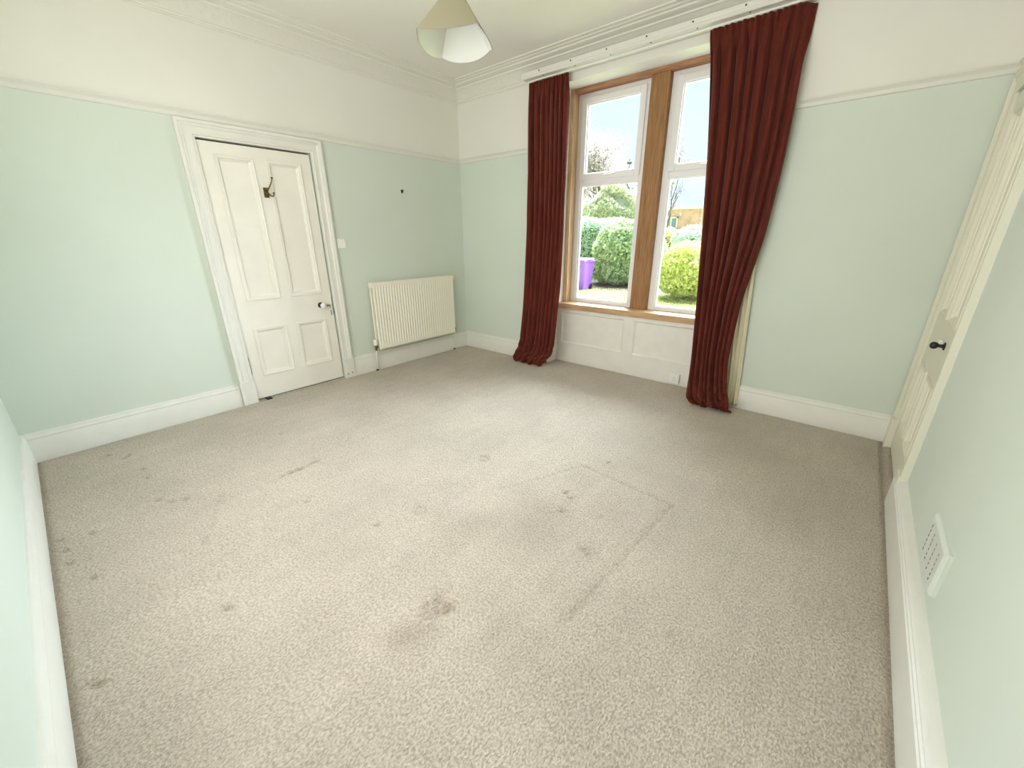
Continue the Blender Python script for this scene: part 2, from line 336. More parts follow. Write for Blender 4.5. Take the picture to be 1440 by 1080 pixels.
CA = [(.235, CEIL+.002), (.235, CEIL-.008), (.205, CEIL-.010), (.197, CEIL-.016), (.170, CEIL-.018), (.166, CEIL-.026), (.156, CEIL-.030), (.135, CEIL-.033), (.112, CEIL-.036), (.108, CEIL-.046), (.099, CEIL-.048)]
CB = [(.099, CEIL-.048), (.080, CEIL-.060), (.060, CEIL-.078), (.044, CEIL-.098), (.034, CEIL-.118)]
CC = [(.034, CEIL-.118), (.034, CEIL-.124), (.024, CEIL-.126), (.022, CEIL-.136), (.010, CEIL-.140), (.008, CEIL-.146), (0, CEIL-.147)]
k = 9
for lab, args, fn in (('left wall', (RY, 0, 0, 1, 1, 1), run_y), ('window wall', (0, RX, 0, -1, 1, 1), run_x), ('right wall', (RY, 0, RX, -1, 1, 1), run_y), ('near wall', (0, RX, RY, 1, 1, 1), run_x)):
    a = MB().loft(fn(CA, *args)).loft(fn(CC, *args)).build('trim_%d' % k, cornm, auto=30); struct(a, 'moulded plaster cornice above the '+lab)
    part = MB().loft(fn(CB, *args)).build('frieze', frieze, a, smooth=True); k += 1

# ------------------------------------------------------------------ panelled doors
def ring(T, u0, u1, v0, v1, w): return [T(u0, v0, w), T(u1, v0, w), T(u1, v1, w), T(u0, v1, w)]
def make_door(name, T, U0, U1, H0, H1, pan, label, door_m):
    """T(u, v, w): u along the wall, v height, w out of the wall. The leaf is a frame of stiles and rails; panels and mouldings are parts."""
    body = MB(); th = -.04
    us = sorted({U0, U1}); 
    def bx(a, b, c, d_): body.hexa([T(a, c, th), T(b, c, th), T(b, c, 0), T(a, c, 0), T(a, d_, th), T(b, d_, th), T(b, d_, 0), T(a, d_, 0)])
    (l0, l1, r0, r1), rows = pan
    bx(U0, l0, H0, H1); bx(r1, U1, H0, H1); bx(l1, r0, H0, H1)
    vz = [H0]+[z for rw in rows for z in rw]+[H1]
    for i in range(0, len(vz), 2):
        bx(l0, l1, vz[i], vz[i+1]); bx(r0, r1, vz[i], vz[i+1])
    leaf = body.build(name, door_m); struct(leaf, label)
    for a, b in ((l0, l1), (r0, r1)):
        for c, d_ in rows:
            pm = MB(); pm.hexa([T(a-.002, c-.002, -.034), T(b+.002, c-.002, -.034), T(b+.002, c-.002, -.014), T(a-.002, c-.002, -.014), T(a-.002, d_+.002, -.034), T(b+.002, d_+.002, -.034), T(b+.002, d_+.002, -.014), T(a-.002, d_+.002, -.014)])
            pm.build('panel', door_m, leaf)
            prof = [(-.004, 0), (-.004, .009), (.004, .011), (.012, .007), (.018, .0075), (.026, -.004), (.034, -.0085), (.036, -.0145)]
            rg = [ring(T, a+o, b-o, c+o, d_-o, w_) for o, w_ in prof]
            MB().loft(rg, closed_ring=True).build('panel_moulding', door_m, leaf)
    return leaf
def make_arch(name, T, O0, O1, V1, I0, I1, VI, plinth, prof, m, label, right_plinth=True):
    rg = [[T(O0+o*(I0-O0), plinth-.002, w_), T(O0+o*(I0-O0), V1-o*(V1-VI), w_), T(O1-o*(O1-I1), V1-o*(V1-VI), w_), T(O1-o*(O1-I1), plinth-.002, w_)] for o, w_ in prof]
    a = MB().loft(rg).build(name, m, auto=25); struct(a, label)
    for u0, u1 in ((O0-.006, I0), (I1, O1+.006)):
        pb = MB(); pb.hexa([T(u0, -.01, 0), T(u1, -.01, 0), T(u1, -.01, .038), T(u0, -.01, .038), T(u0, plinth, 0), T(u1, plinth, 0), T(u1, plinth, .038), T(u0, plinth, .038)])
        pb.build('plinth_block', m, a, bevel=.003)
    return a
ARC = [(0, 0), (0, .034), (.10, .036), (.20, .033), (.24, .026), (.32, .027), (.40, .021), (.46, .018), (.74, .017), (.78, .021), (.86, .021), (.90, .015), (1.0, .014), (1.0, -.004)]
TL = lambda u, v, w_: (w_, u, v)
doorp = mat('cream_door_paint', (.83, .805, .735, 1), .40, spec=.35, noise=.04, nscale=5, bump=.08, bscale=20)
make_arch('trim_13', TL, AO0, AO1, AT, DY0, DY1, DH, .20, ARC, gloss, 'moulded white architrave around the panelled door')
TLd = lambda u, v, w_: (w_-.006, u, v)
d1 = make_door('door_1', TLd, DY0+.003, DY1-.010, .012, DH-.013, ((-2.467, -2.207, -2.115, -1.845), [(.212, .625), (.865, 1.935)]), 'cream four panel door with brass coat hook', doorp)
MB().box(-.0695, -.050, DY0+.001, DY1-.001, .0, DH-.0005).build('gap_shade_sheet', dark, d1)  # near-black sheet behind the leaf, painted shade for the door gaps
for z0, z1 in ((.243, .397), (1.735, 1.825)):
    h = MB().tube([(-.001, DY0+.002, z0), (-.001, DY0+.002, z1)], .006, 10).build('hinge', blackm if z0 < 1 else doorp, d1, smooth=False)
    for q in range(3): MB().lathe((-.001, DY0+.002, z0+(z1-z0)*(q+.5)/3-.004), (0, 0, 1), [(.0068, 0), (.0068, .008)], 10).build('knuckle', blackm if z0 < 1 else doorp, h)
kn = MB().lathe((-.006, -1.868, .755), (1, 0, 0), [(.026, 0), (.026, .004), (.021, .009), (.011, .012), (.010, .034), (.016, .037)], 24).build('door_knob', blackm, d1, auto=40)
part_label(kn, 'white porcelain knob on a black rose')
MB().lathe((-.006, -1.868, .755), (1, 0, 0), [(.006, .034), (.018, .037), (.0245, .046), (.026, .056), (.023, .066), (.015, .072), (.004, .074)], 24).build('knob_head', porc, kn, smooth=True)
lk = MB().lathe((-.006, -1.803, .745), (1, 0, 0), [(.013, 0), (.013, .003), (.009, .006), (.004, .006)], 16).build('keyhole_plate', steel, d1, auto=40)
key = MB().tube([(-.006, -1.803, .745), (.030, -1.803, .745)], .003, 8)
key.tube([(.040+.011*math.cos(t), -1.803, .745+.011*math.sin(t)) for t in np.linspace(0, 2*math.pi, 15)], .0022, 6)
key.build('key', blackm, lk, smooth=True)
tag_ = MB().tube([(.044, -1.803, .735), (.042, -1.800, .715), (.040, -1.797, .69)], .0018, 6)
tag_.box(.037, .0395, -1.802, -1.790, .655, .70); tag_.build('spare_key', steel, lk)
lp = MB().box(-.012, -.0035, DY1-.0088, DY1-.0062, .66, .82).build('lock_face', blackm, d1)
sk = MB().box(-.02, .0105, DY1-.002, DY1+.012, .68, .80).build('strike_plate', gloss, d1)
ms = bpy.data.objects['trim_13']
for (py, pz) in ((-1.722, .040), (-1.676, .044)): MB().lathe((.0375, py, pz), (1, 0, 0), [(.007, 0), (.006, .0012), (.002, .0014)], 10).build('screw_hole', blackm, ms)
MB().tube([(.016, -1.652, 2.0), (.026, -1.650, 2.0)], .004, 8).build('nail_head', blackm, ms)
# brass coat hook
hk = thing('coat_hook', 'aged brass double coat hook screwed to the cream panelled door', 'hook', (-.006, -2.155, 1.698))
MB().box(-.0055, .0005, -2.174, -2.137, 1.660, 1.735).build('back_plate', brass, hk, bevel=.003)
MB().tube([(.0, -2.153, 1.712), (.025, -2.150, 1.718), (.045, -2.143, 1.735), (.060, -2.131, 1.762), (.066, -2.122, 1.785), (.067, -2.119, 1.800)], [.007, .006, .005, .0045, .004, .0045], 10).lathe((.067, -2.119, 1.797), (0, 0, 1), [(.002, 0), (.008, .003), (.009, .008), (.006, .012), (.001, .013)], 12).build('upper_prong', brass, hk, smooth=True)
for s_, yy in ((1, -2.128), (-1, -2.178)):
    y1 = -2.153; f_ = lambda t: y1+(yy-y1)*t
    MB().tube([(.0, y1, 1.70), (.022, f_(.25), 1.688), (.042, f_(.6), 1.672), (.058, f_(.9), 1.668), (.068, f_(1), 1.678), (.071, f_(1.05), 1.690)], [.006, .006, .005, .0045, .0045, .0045], 10).lathe((.071, f_(1.05), 1.688), (0, 0, 1), [(.002, 0), (.008, .003), (.008, .008), (.002, .012)], 12).build('lower_prong', brass, hk, smooth=True)
for z in (1.672, 1.725): MB().lathe((.0003, -2.155, z), (1, 0, 0), [(.004, 0), (.0035, .0015), (.001, .002)], 10).build('screw', steel, hk)

# press door in the right wall
TR = lambda u, v, w_: (RX-w_, u, v)
ARR = [(0, 0), (0, .030), (.12, .031), (.22, .030), (.28, .024), (.40, .024), (.48, .018), (.92, .017), (1.0, .014), (1.0, -.004)]
press = mat('press_cream_paint', (.74, .72, .61, 1), .5, spec=.3)
make_arch('trim_14', TR, -1.004, -.022, AT, QY0, QY1, DH, .20, ARR, press, 'plain cream frame around the narrow press door')
TRd = lambda u, v, w_: (RX-.001-w_, u, v)
d2_ = make_door('door_2', TRd, QY0+.003, QY1-.003, .012, DH-.006, ((-.81, -.555, -.465, -.215), [(.212, .625), (.93, 1.935)]), 'cream panelled press door beside the window wall', press)
kb = MB().lathe((RX-.001, -.66, .818), (-1, 0, 0), [(.020, 0), (.020, .004), (.010, .007), (.008, .022), (.012, .026)], 20).build('door_knob', blackm, d2_, auto=40)
part_label(kb, 'small dark knob')
MB().lathe((RX-.001, -.66, .818), (-1, 0, 0), [(.005, .024), (.015, .028), (.019, .040), (.016, .050), (.008, .055), (.002, .056)], 20).build('knob_head', blackm, kb, smooth=True)
MB().box(RX-.020, RX-.001, -.585, -.55, .80, .83).build('keyhole_plate', porc, d2_, bevel=.003)

# ------------------------------------------------------------------ window: apron, sill, timber, plastic frames
AY = .2
mb = MB(); cx = (PX0+PX1)/2
apx = [(1.348, 2.110), (2.206, 2*cx-1.348)]
mb.box(PX0, PX1, AY+.012, .45, -.01, .60)
mb.box(PX0, PX1, AY, AY+.014, -.01, .21).box(PX0, PX1, AY, AY+.014, .572, .60)
mb.box(PX0, apx[0][0], AY, AY+.014, .21, .572).box(apx[0][1], apx[1][0], AY, AY+.014, .21, .572).box(apx[1][1], PX1, AY, AY+.014, .21, .572)
apron = struct(mb.build('trim_15', aged), 'white panelled apron below the window sill')
for a, b in apx:
    T = lambda u, v, w_: (u, AY-w_, v)
    prof = [(-.002, 0), (-.002, .006), (.006, .008), (.012, .004), (.020, -.004), (.024, -.011)]
    MB().loft([ring(T, a+o, b-o, .21+o, .572-o, w_) for o, w_ in prof], closed_ring=True).build('panel_moulding', aged, apron)
    MB().box(a+.01, b-.01, AY+.010, AY+.0128, .22, .562).build('panel', aged, apron)
sill = MB(); sill.box(PX0+.001, PX1-.001, .178, .42, .60, .658)
struct(sill.build('trim_16', woods, bevel=.005), 'bare timber window sill board')
# timber lining: jambs, head, mullion
TY = .30
mb = MB().box(PX0, PX0+.048, TY, .44, .655, 2.70); struct(mb.build('trim_17', woodj, bevel=.003), 'bare timber left jamb of the window')
mb = MB().box(PX1-.048, PX1, TY, .44, .655, 2.70); struct(mb.build('trim_18', woodj, bevel=.003), 'bare timber right jamb of the window')
woodh = mat('head_timber', (.46, .25, .135, 1), .6, spec=.25, noise=.35, nscale=9, stretch=(.7, 9, 9), bump=.15, bscale=14)
hd = MB()
xs_ = np.linspace(PX0+.048, PX1-.048, 60)
rag = [.008*math.sin(3*x)+.006*math.sin(9*x+1)+.004*math.sin(23*x) for x in xs_]
hd.box(PX0+.048, PX1-.048, TY+.034, .44, 2.652, 2.72)
head = struct(hd.build('trim_19', woodh, bevel=.003), 'bare timber head of the window')
hf = MB().loft([[(x, TY+.002, 2.715), (x, TY, 2.662+r_*.5), (x, TY+.016+r_, 2.650+r_*.3), (x, TY+.034, 2.655), (x, TY+.034, 2.715)] for x, r_ in zip(xs_, rag)], closed_ring=True, caps=True)
hf.build('ragged_batten', woodh, head)
MX0, MX1 = 2.088, 2.252
mull = MB().box(MX0, MX1, TY+.025, .46, .655, 2.655)
struct(mull.build('trim_20', wood, bevel=.006), 'broad bare timber mullion between the two windows')
FY0, FY1 = .385, .45
def make_window(name, x0, x1, label):
    z0, z1, tz0, tz1 = .655, 2.652, 1.843, 1.905
    fr = MB(); f = .062
    fr.box(x0, x0+f, FY0, FY1, z0, z1).box(x1-f, x1, FY0, FY1, z0, z1).box(x0+f, x1-f, FY0, FY1, z0, z0+.04).box(x0+f, x1-f, FY0, FY1, z1-.05, z1).box(x0+f, x1-f, FY0, FY1, tz0, tz1)
    o = struct(fr.build(name, upvc, bevel=.005), label)
    T = lambda u, v, w_: (u, FY0+.02-w_, v)
    bead = [(0, 0), (0, .006), (.008, .006), (.014, -.006), (.014, -.02)]
    MB().loft([ring(T, x0+f+o_, x1-f-o_, z0+.04+o_*.7, tz0-o_*.7, w_) for o_, w_ in bead], closed_ring=True).build('glazing_bead', upvc, o)
    MB().box(x0+f, x1-f, FY0+.03, FY0+.034, z0+.04, tz0).build('glass_pane', glass, o)
    a, b, c, d_ = x0+f-.012, x1-f+.012, tz1-.012, z1-.05+.012; s_ = .056
    sa = MB().box(a, a+s_, FY0-.018, FY0+.035, c, d_).box(b-s_, b, FY0-.018, FY0+.035, c, d_).box(a+s_, b-s_, FY0-.018, FY0+.035, c, c+s_).box(a+s_, b-s_, FY0-.018, FY0+.035, d_-s_, d_)
    sash = sa.build('top_sash', upvc, o, bevel=.006)
    MB().loft([ring(T, a+s_+o_*.7, b-s_-o_*.7, c+s_+o_*.7, d_-s_-o_*.7, w_+.012) for o_, w_ in bead], closed_ring=True).build('glazing_bead', upvc, sash)
    MB().box(a+s_-.004, b-s_+.004, FY0+.01, FY0+.014, c+s_-.004, d_-s_+.004).build('glass_pane', glass, sash)
    hx = (a+b)/2+.02
    hn = MB().box(hx-.075, hx-.035, FY0-.024, FY0-.018, c+.016, c+.040).tube([(hx-.055, FY0-.022, c+.028), (hx-.055, FY0-.046, c+.028), (hx-.02, FY0-.052, c+.026), (hx+.07, FY0-.050, c+.034)], .008, 8)
    hn.build('handle', plast, sash, auto=40)
    return o
make_window('window_1', PX0+.048, MX0-.0005, 'left white casement window with top opening sash')
make_window('window_2', MX1+.0005, PX1-.048, 'right white casement window partly behind the curtain')

# ------------------------------------------------------------------ pelmet board with track and screws
pb = thing('pelmet_board', 'white curtain board with track fixed under the cornice above the window', 'curtain board', (2.16, 0, 2.712))
BX0, BX1 = 1.04, 3.275
MB().box(BX0, BX1, -.140, -.001, 2.712, 2.732).build('shelf_board', gloss, pb, bevel=.002)
MB().loft([[(x, -.140, 2.708), (x, -.150, 2.706), (x, -.158, 2.712), (x, -.158, 2.722), (x, -.154, 2.728), (x, -.154, 2.757), (x, -.150, 2.760), (x, -.140, 2.760)] for x in (BX0, BX1)], closed_ring=True, caps=True).build('front_lip', gloss, pb)
MB().box(BX0+.02, BX1-.02, -.083, -.061, 2.700, 2.712).build('curtain_track', plast, pb, bevel=.002)
sm = None
for x in (1.262, 1.592, 1.924, 2.253, 2.585, 2.913):
    for (px, py, pz, ax) in ((x, -.118, 2.712, (0, 0, -1)), (x-.022, -.154, 2.744, (0, -1, 0))):
        MB().lathe((px, py, pz), ax, [(.0065, -.001), (.0055, .002), (.001, .0025)], 10).build('screw', blackm, pb)

# ------------------------------------------------------------------ curtains
def smooth(a, b, x): t = np.clip((x-a)/(b-a), 0, 1); return t*t*(3-2*t)
def curtain(name, rows, nf, seed, label, base, lean=0, tip=False):
    r = np.random.default_rng(seed)
    rows = sorted(rows); zz = np.array([q[0] for q in rows]); xl = np.array([q[1] for q in rows]); xr = np.array([q[2] for q in rows]); yc = np.array([q[3] for q in rows]); am = np.array([q[4] for q in rows])
    NU, NV = 260, 150
    u = np.linspace(0, 1, NU); z = np.concatenate([np.linspace(2.695, .25, 100), np.linspace(.25, .0, NV-100+1)[1:]])
    def itp(a):
        y = np.interp(z, zz, a); kx = np.ones(7)/7; yp = np.concatenate([np.repeat(y[:1], 3), y, np.repeat(y[-1:], 3)]); return np.convolve(yp, kx, 'valid')
    XL, XR, YC, AM = itp(xl), itp(xr), itp(yc), itp(am)
    U, Zg = np.meshgrid(u, z)
    wj = np.cumsum(r.uniform(.55, 1.45, NU)); wj = (wj-wj[0])/(wj[-1]-wj[0])
    kern = np.ones(15)/15
    dens = np.convolve(np.pad(np.repeat(r.uniform(.4, 1.7, 16), NU//16+1)[:NU], 7, 'edge'), kern, 'valid'); ph = np.cumsum(dens); ph = (ph-ph[0])/(ph[-1]-ph[0])
    PH = ph[None, :]*nf*2*np.pi
    drift = .35*np.sin(Zg*1.7+seed)+.25*np.sin(Zg*3.1+2*seed)
    a_ = np.convolve(np.pad(np.repeat(r.uniform(.40, 1.35, 2*nf), NU//(2*nf)+1)[:NU], 7, 'edge'), kern, 'valid')[None, :]
    s1 = np.sin(PH+drift); fold = np.sign(s1)*np.abs(s1)**.8*a_
    fold2 = np.sin(2*PH+1.3+drift*1.6+1.2*np.sin(Zg*2.2))
    fine = np.sin(nf*2*2*np.pi*U+.6)
    head = smooth(2.5, 2.69, Zg)
    Y = YC[:, None]+AM[:, None]*(1-.45*smooth(.30, .06, Zg))*((1-.78*head)*(fold*.8+fold2*.24)+head*.30*fine)
    X = XL[:, None]+(XR-XL)[:, None]*U+AM[:, None]*.30*(1-head)*np.cos(PH+drift)
    # puddled hem: billows outward, creases, turns under
    pud = smooth(.22, .03, Zg)
    ang = U*7+seed
    Y += pud*(-.020-.028*np.sin(ang*1.9)**2-.016*np.sin(ang*5.3+Zg*40))
    X += pud*.007*np.sin(ang*6.1+Zg*30)
    Y += smooth(.03, 0, Zg)*.035
    cre = smooth(.34, .12, Zg)*.0065*(np.sin(Zg*62+ang*3.0)+.7*np.sin(Zg*95-ang*4.2+1)+.6*np.sin(Zg*47+ang*8))
    Y += cre
    Z = Zg+pud*.006*np.sin(ang*4+1)*smooth(0, .05, Zg)
    Z = np.maximum(Z, .006+.004*np.sin(ang*3)**2)
    if tip:
        q = smooth(.86, .99, U)*smooth(2.34, 2.60, Zg); Y = Y*(1-q)+q*(-.075+.062*smooth(.86, 1, U))
        Z = Z+.0*q
    Y = np.minimum(Y, -.012)
    low = smooth(.26, .20, Zg); Y = np.minimum(Y, -.012-.024*low)
    n_ = NU; vs = np.stack([X, Y, Z], -1).reshape(-1, 3)
    idx = np.arange(NU*NV).reshape(NV, NU)
    fs = np.stack([idx[:-1, :-1], idx[1:, :-1], idx[1:, 1:], idx[:-1, 1:]], -1).reshape(-1, 4)
    root = thing(name, label, 'curtain', base)
    mb_ = MB(); mb_.v = [tuple(map(float, q)) for q in vs]; mb_.f = [tuple(map(int, q)) for q in fs]
    ob = mb_.build('velvet_drop', velvet, root, smooth=True)
    so = ob.modifiers.new('thickness', 'SOLIDIFY'); so.thickness = .003; so.offset = 1
    return root, (XL, XR, z)
L_rows = [(2.70, 1.062, 1.498, -.075, .022), (2.455, 1.056, 1.508, -.078, .028), (1.97, 1.062, 1.518, -.085, .034), (1.37, 1.058, 1.520, -.09, .036), (.86, 1.042, 1.502, -.095, .036),
          (.60, 1.028, 1.478, -.10, .034), (.30, 1.000, 1.462, -.115, .03), (.14, .965, 1.440, -.125, .03), (.04, .945, 1.36, -.16, .025), (0, .985, 1.34, -.17, .02)]
cl, _ = curtain('velvet_curtain', L_rows, 8, 3, 'rust red velvet curtain left of the window, narrower and straight hanging', (1.28, -.09, 0))
R_rows = [(2.70, 2.660, 3.270, -.080, .022), (2.60, 2.675, 3.262, -.080, .026), (2.42, 2.700, 3.252, -.080, .030), (2.20, 2.725, 3.256, -.082, .034), (1.86, 2.758, 3.258, -.085, .037), (1.36, 2.802, 3.235, -.09, .037), (.87, 2.852, 3.170, -.12, .037),
          (.42, 2.892, 3.165, -.165, .036), (.18, 2.902, 3.205, -.19, .034), (.06, 2.920, 3.25, -.205, .028), (0, 2.960, 3.285, -.19, .02)]
cr, _ = curtain('velvet_curtain', R_rows, 8, 5, 'rust red velvet curtain right of the window, wide heading leaning to a narrow foot', (3.0, -.12, 0), tip=True)
# cream lining hanging loose behind the right curtain
NU, NV = 60, 40; vs = []; fs = []
for j in range(NV):
    z = 1.15-(1.15-.015)*j/(NV-1); t = j/(NV-1)
    xl = 3.06+.10*t; xr = 3.215+.062*t
    for i in range(NU):
        u = i/(NU-1); vs.append((xl+(xr-xl)*u, -.042+.008*math.sin(u*26+2*t)-.010*t*math.sin(u*17), z))
for j in range(NV-1):
    for i in range(NU-1): fs.append((j*NU+i, (j+1)*NU+i, (j+1)*NU+i+1, j*NU+i+1))
lin_o = MB().add(vs, fs).build('lining', liner, cr, smooth=True); part_label(lin_o, 'loose cream lining')
so = lin_o.modifiers.new('thickness', 'SOLIDIFY'); so.thickness = .002

# ------------------------------------------------------------------ radiator
RY0, RY1, RZ0, RZ1 = -1.370, -.300, .235, .905
rad = thing('radiator', 'cream double panel radiator on the green wall beside the door', 'radiator', (.08, (RY0+RY1)/2, RZ0))
def ribbed(x_face, depth, y0, y1, z0, z1, name, par):
    ys = []; n_ = 32; pitch = (y1-y0-.03)/n_
    prof = [(y0, -.012), (y0+.004, 0), (y0+.015, 0)]
    for q in range(n_):
        a = y0+.015+q*pitch; prof += [(a+pitch*.10, 0), (a+pitch*.28, -depth), (a+pitch*.50, -depth), (a+pitch*.68, 0), (a+pitch*.99, 0)]
    prof += [(y1-.004, 0), (y1, -.012)]
    zt = [(z0, -.010, 0), (z0+.004, 0, 0), (z0+.030, 0, 0), (z0+.048, 0, 1), (z1-.048, 0, 1), (z1-.030, 0, 0), (z1-.004, 0, 0), (z1, -.010, 0)]
    rings = [[(x_face+o+(d_*k_ if d_ > -.011 else d_), y, z) for y, d_ in prof] for z, o, k_ in zt]
    back = [[(x_face-.014, y, z) for y, d_ in prof] for z, o, k_ in (zt[-1], zt[0])]
    return MB().loft(rings+back, closed=True).build(name, radm, par, auto=30)
ribbed(.115, .006, RY0, RY1, RZ0, RZ1, 'front_panel', rad)
ribbed(.052, .004, RY0, RY1, RZ0, RZ1, 'back_panel', rad)
gr = MB().box(.034, .115, RY0-.006, RY0-.002, RZ1+.012, RZ1+.018)
top = MB().box(.034, .040, RY0-.006, RY1+.006, RZ1-.004, RZ1+.018).box(.110, .1165, RY0-.006, RY1+.006, RZ1-.004, RZ1+.018)
for q in range(44): 
    y = RY0+.004+(RY1-RY0-.008)*q/43; top.box(.040, .110, y-.004, y+.004, RZ1+.010, RZ1+.016)
top.build('top_grille', radm, rad)
for yy in (RY0-.006, RY1+.002): MB().box(.034, .1165, yy, yy+.004, RZ1-.028, RZ1+.018).build('end_cap', radm, rad, bevel=.0015)
cv = MB()
for q in range(28):
    y = RY0+.05+(RY1-RY0-.1)*q/27; cv.box(.060, .092, y-.003, y+.003, RZ0+.06, RZ1-.06)
cv.build('convector_fins', radm, rad)
for yy in (-1.15, -.52): MB().box(.0015, .036, yy-.02, yy+.02, .35, .80).build('wall_bracket', radm, rad)
va = MB().tube([(.072, RY0-.004, .262), (.072, -1.395, .258)], .012, 12).tube([(.072, -1.395, .272), (.072, -1.395, .225)], .011, 12).lathe((.072, -1.395, .262), (0, 0, 1), [(.013, 0), (.014, .010), (.011, .016)], 12).build('valve_body', brass, rad, auto=40)
MB().lathe((.072, -1.395, .279), (0, 0, 1), [(.014, 0), (.019, .004), (.020, .012), (.020, .056), (.018, .062), (.010, .065)], 20).build('valve_head', plast, va, auto=40)
pp = MB().tube([(.072, -1.395, .226), (.070, -1.395, .16), (.062, -1.396, .08), (.055, -1.398, -.005)], .0075, 10).build('feed_pipe', gloss, rad, smooth=True)
pc = MB().lathe((.055, -1.398, .0), (0, 0, 1), [(.014, 0), (.014, .010), (.009, .014)], 14).build('pipe_collar', blackm, pp)
v2 = MB().tube([(.072, RY1+.004, .255), (.072, -.272, .252)], .010, 12).tube([(.072, -.272, .235), (.072, -.272, .262)], .010, 12).lathe((.072, -.272, .255), (0, 0, 1), [(.012, 0), (.012, .030), (.008, .034)], 14).build('lockshield_valve', blackm, rad, auto=40)
p2 = MB().tube([(.072, -.272, .236), (.070, -.274, .15), (.055, -.278, .05), (.050, -.279, -.005)], .0075, 10).build('return_pipe', gloss, rad, smooth=True)
MB().lathe((.050, -.279, .0), (0, 0, 1), [(.014, 0), (.014, .010), (.009, .014)], 14).build('pipe_collar', blackm, p2)

# ------------------------------------------------------------------ pendant lamp with four sided shade
A = [Vector((2.022, -2.136, 2.26)), Vector((2.265, -1.987, 2.26)), Vector((2.112, -1.739, 2.26)), Vector((1.856, -1.845, 2.26))]
cen = sum(A, Vector())/4; apex = cen+Vector((0, 0, .235))
lamp = thing('pendant_lamp', 'four sided cone lampshade, beige outside and white inside, hanging from the ceiling', 'lamp', (cen.x, cen.y, CEIL))
def shade_side(P, Q, off, name, m, par):
    n_, k_ = 18, 10; vs = []; fs = []
    mid = (P+Q)/2; nrm = (mid-Vector((cen.x, cen.y, mid.z))).normalized()
    for i in range(n_+1):
        t = i/n_; e = P.lerp(Q, t); b = 4*t*(1-t)
        dirv = (e-apex); e = e+dirv*.11*b+nrm*.018*b
        for j in range(k_+1):
            s_ = .10+.90*j/k_; pnt = apex.lerp(e, s_)
            vs.append(pnt+nrm*off)
    for i in range(n_):
        for j in range(k_): fs.append((i*(k_+1)+j, (i+1)*(k_+1)+j, (i+1)*(k_+1)+j+1, i*(k_+1)+j+1))
    return MB().add(vs, fs).build(name, m, par, smooth=True)
sh = None
for i in range(4):
    o = shade_side(A[i], A[(i+1) % 4], 0, 'shade_panel', shade_o, lamp)
    o2 = shade_side(A[i], A[(i+1) % 4], -.0025, 'shade_lining', shade_i, o)
    part_label(o2, 'white inner face of the shade')
tb = apex-(apex-cen)*.06
MB().lathe((tb.x, tb.y, tb.z-.005), (0, 0, 1), [(.028, 0), (.030, .006), (.022, .03), (.012, .045), (.006, .05)], 20).build('lamp_holder', plast, lamp, auto=40)
bl = MB().lathe((tb.x, tb.y, tb.z-.005), (0, 0, -1), [(.012, 0), (.014, .02), (.028, .05), (.030, .068), (.022, .088), (.006, .096)], 20).build('bulb', porc, lamp, smooth=True)
MB().tube([(tb.x, tb.y, tb.z+.04), (tb.x, tb.y, CEIL-.012)], .0035, 8).build('cord', plast, lamp, smooth=True)
MB().lathe((tb.x, tb.y, CEIL), (0, 0, -1), [(.05, 0), (.05, .012), (.035, .026), (.010, .034)], 24).build('ceiling_rose', plast, lamp, auto=40)

# ------------------------------------------------------------------ vent plate, sockets, switch, nail
vt = thing('vent_plate', 'white rectangular vent plate with rows of small holes on the right wall', 'vent', (RX, -1.88, .275))
mb = MB()
T = lambda u, v, w_: (RX-w_, u, v)
vy0, vy1, vz0, vz1 = -2.000, -1.735, .262, .428
cols = [-1.772, -1.832, -1.891, -1.950]; rows_ = [vz0+.030+q*.0195 for q in range(6)]
hs = .0038; fw = .020
ue = sorted([vy0+.012]+[c+s_*hs for c in cols for s_ in (-1, 1)]+[vy1-.012]); ve = sorted([vz0+.012]+[r_+s_*hs*1.3 for r_ in rows_ for s_ in (-1, 1)]+[vz1-.012])
vs = [T(a, b, fw) for b in ve for a in ue]; fs = []
nu = len(ue)
for j in range(len(ve)-1):
    for i in range(nu-1):
        if i % 2 == 1 and j % 2 == 1: continue
        fs.append((j*nu+i, j*nu+i+1, (j+1)*nu+i+1, (j+1)*nu+i))
mb.add(vs, fs)
mb.loft([ring(T, vy0+o, vy1-o, vz0+o, vz1-o, w_) for o, w_ in ((0, 0), (0, .010), (.003, .015), (.008, .019), (.012, .020))], closed_ring=True)
mb.build('face_plate', mat('painted_vent', (.66, .70, .655, 1), .45), vt)
MB().box(RX-.006, RX-.001, vy0+.012, vy1-.012, vz0+.012, vz1-.012).build('insect_mesh', mat('grey_mesh', (.30, .30, .29, 1), .8), vt)

so_ = thing('wall_socket', 'small white power socket low on the window apron beside the right curtain', 'socket', (2.68, AY, .02))
sx0, sx1, sz0, sz1 = 2.634, 2.722, .022, .108
MB().box(sx0, sx1, AY-.026, AY, sz0, sz1).build('surface_box', plast, so_, bevel=.003)
fp = MB().box(sx0-.001, sx1+.001, AY-.034, AY-.026, sz0-.001, sz1+.001).build('face_plate', plast, so_, bevel=.002)
c_ = (sx0+sx1)/2
for a, b, c, d_ in ((c_-.003, c_+.003, .068, .078), (c_-.016, c_-.008, .046, .051), (c_+.008, c_+.016, .046, .051)):
    MB().box(a, b, AY-.0345, AY-.033, c, d_).build('pin_slot', blackm, fp)
MB().box(c_+.018, c_+.032, AY-.038, AY-.033, .076, .098).build('rocker', plast, fp, bevel=.001)

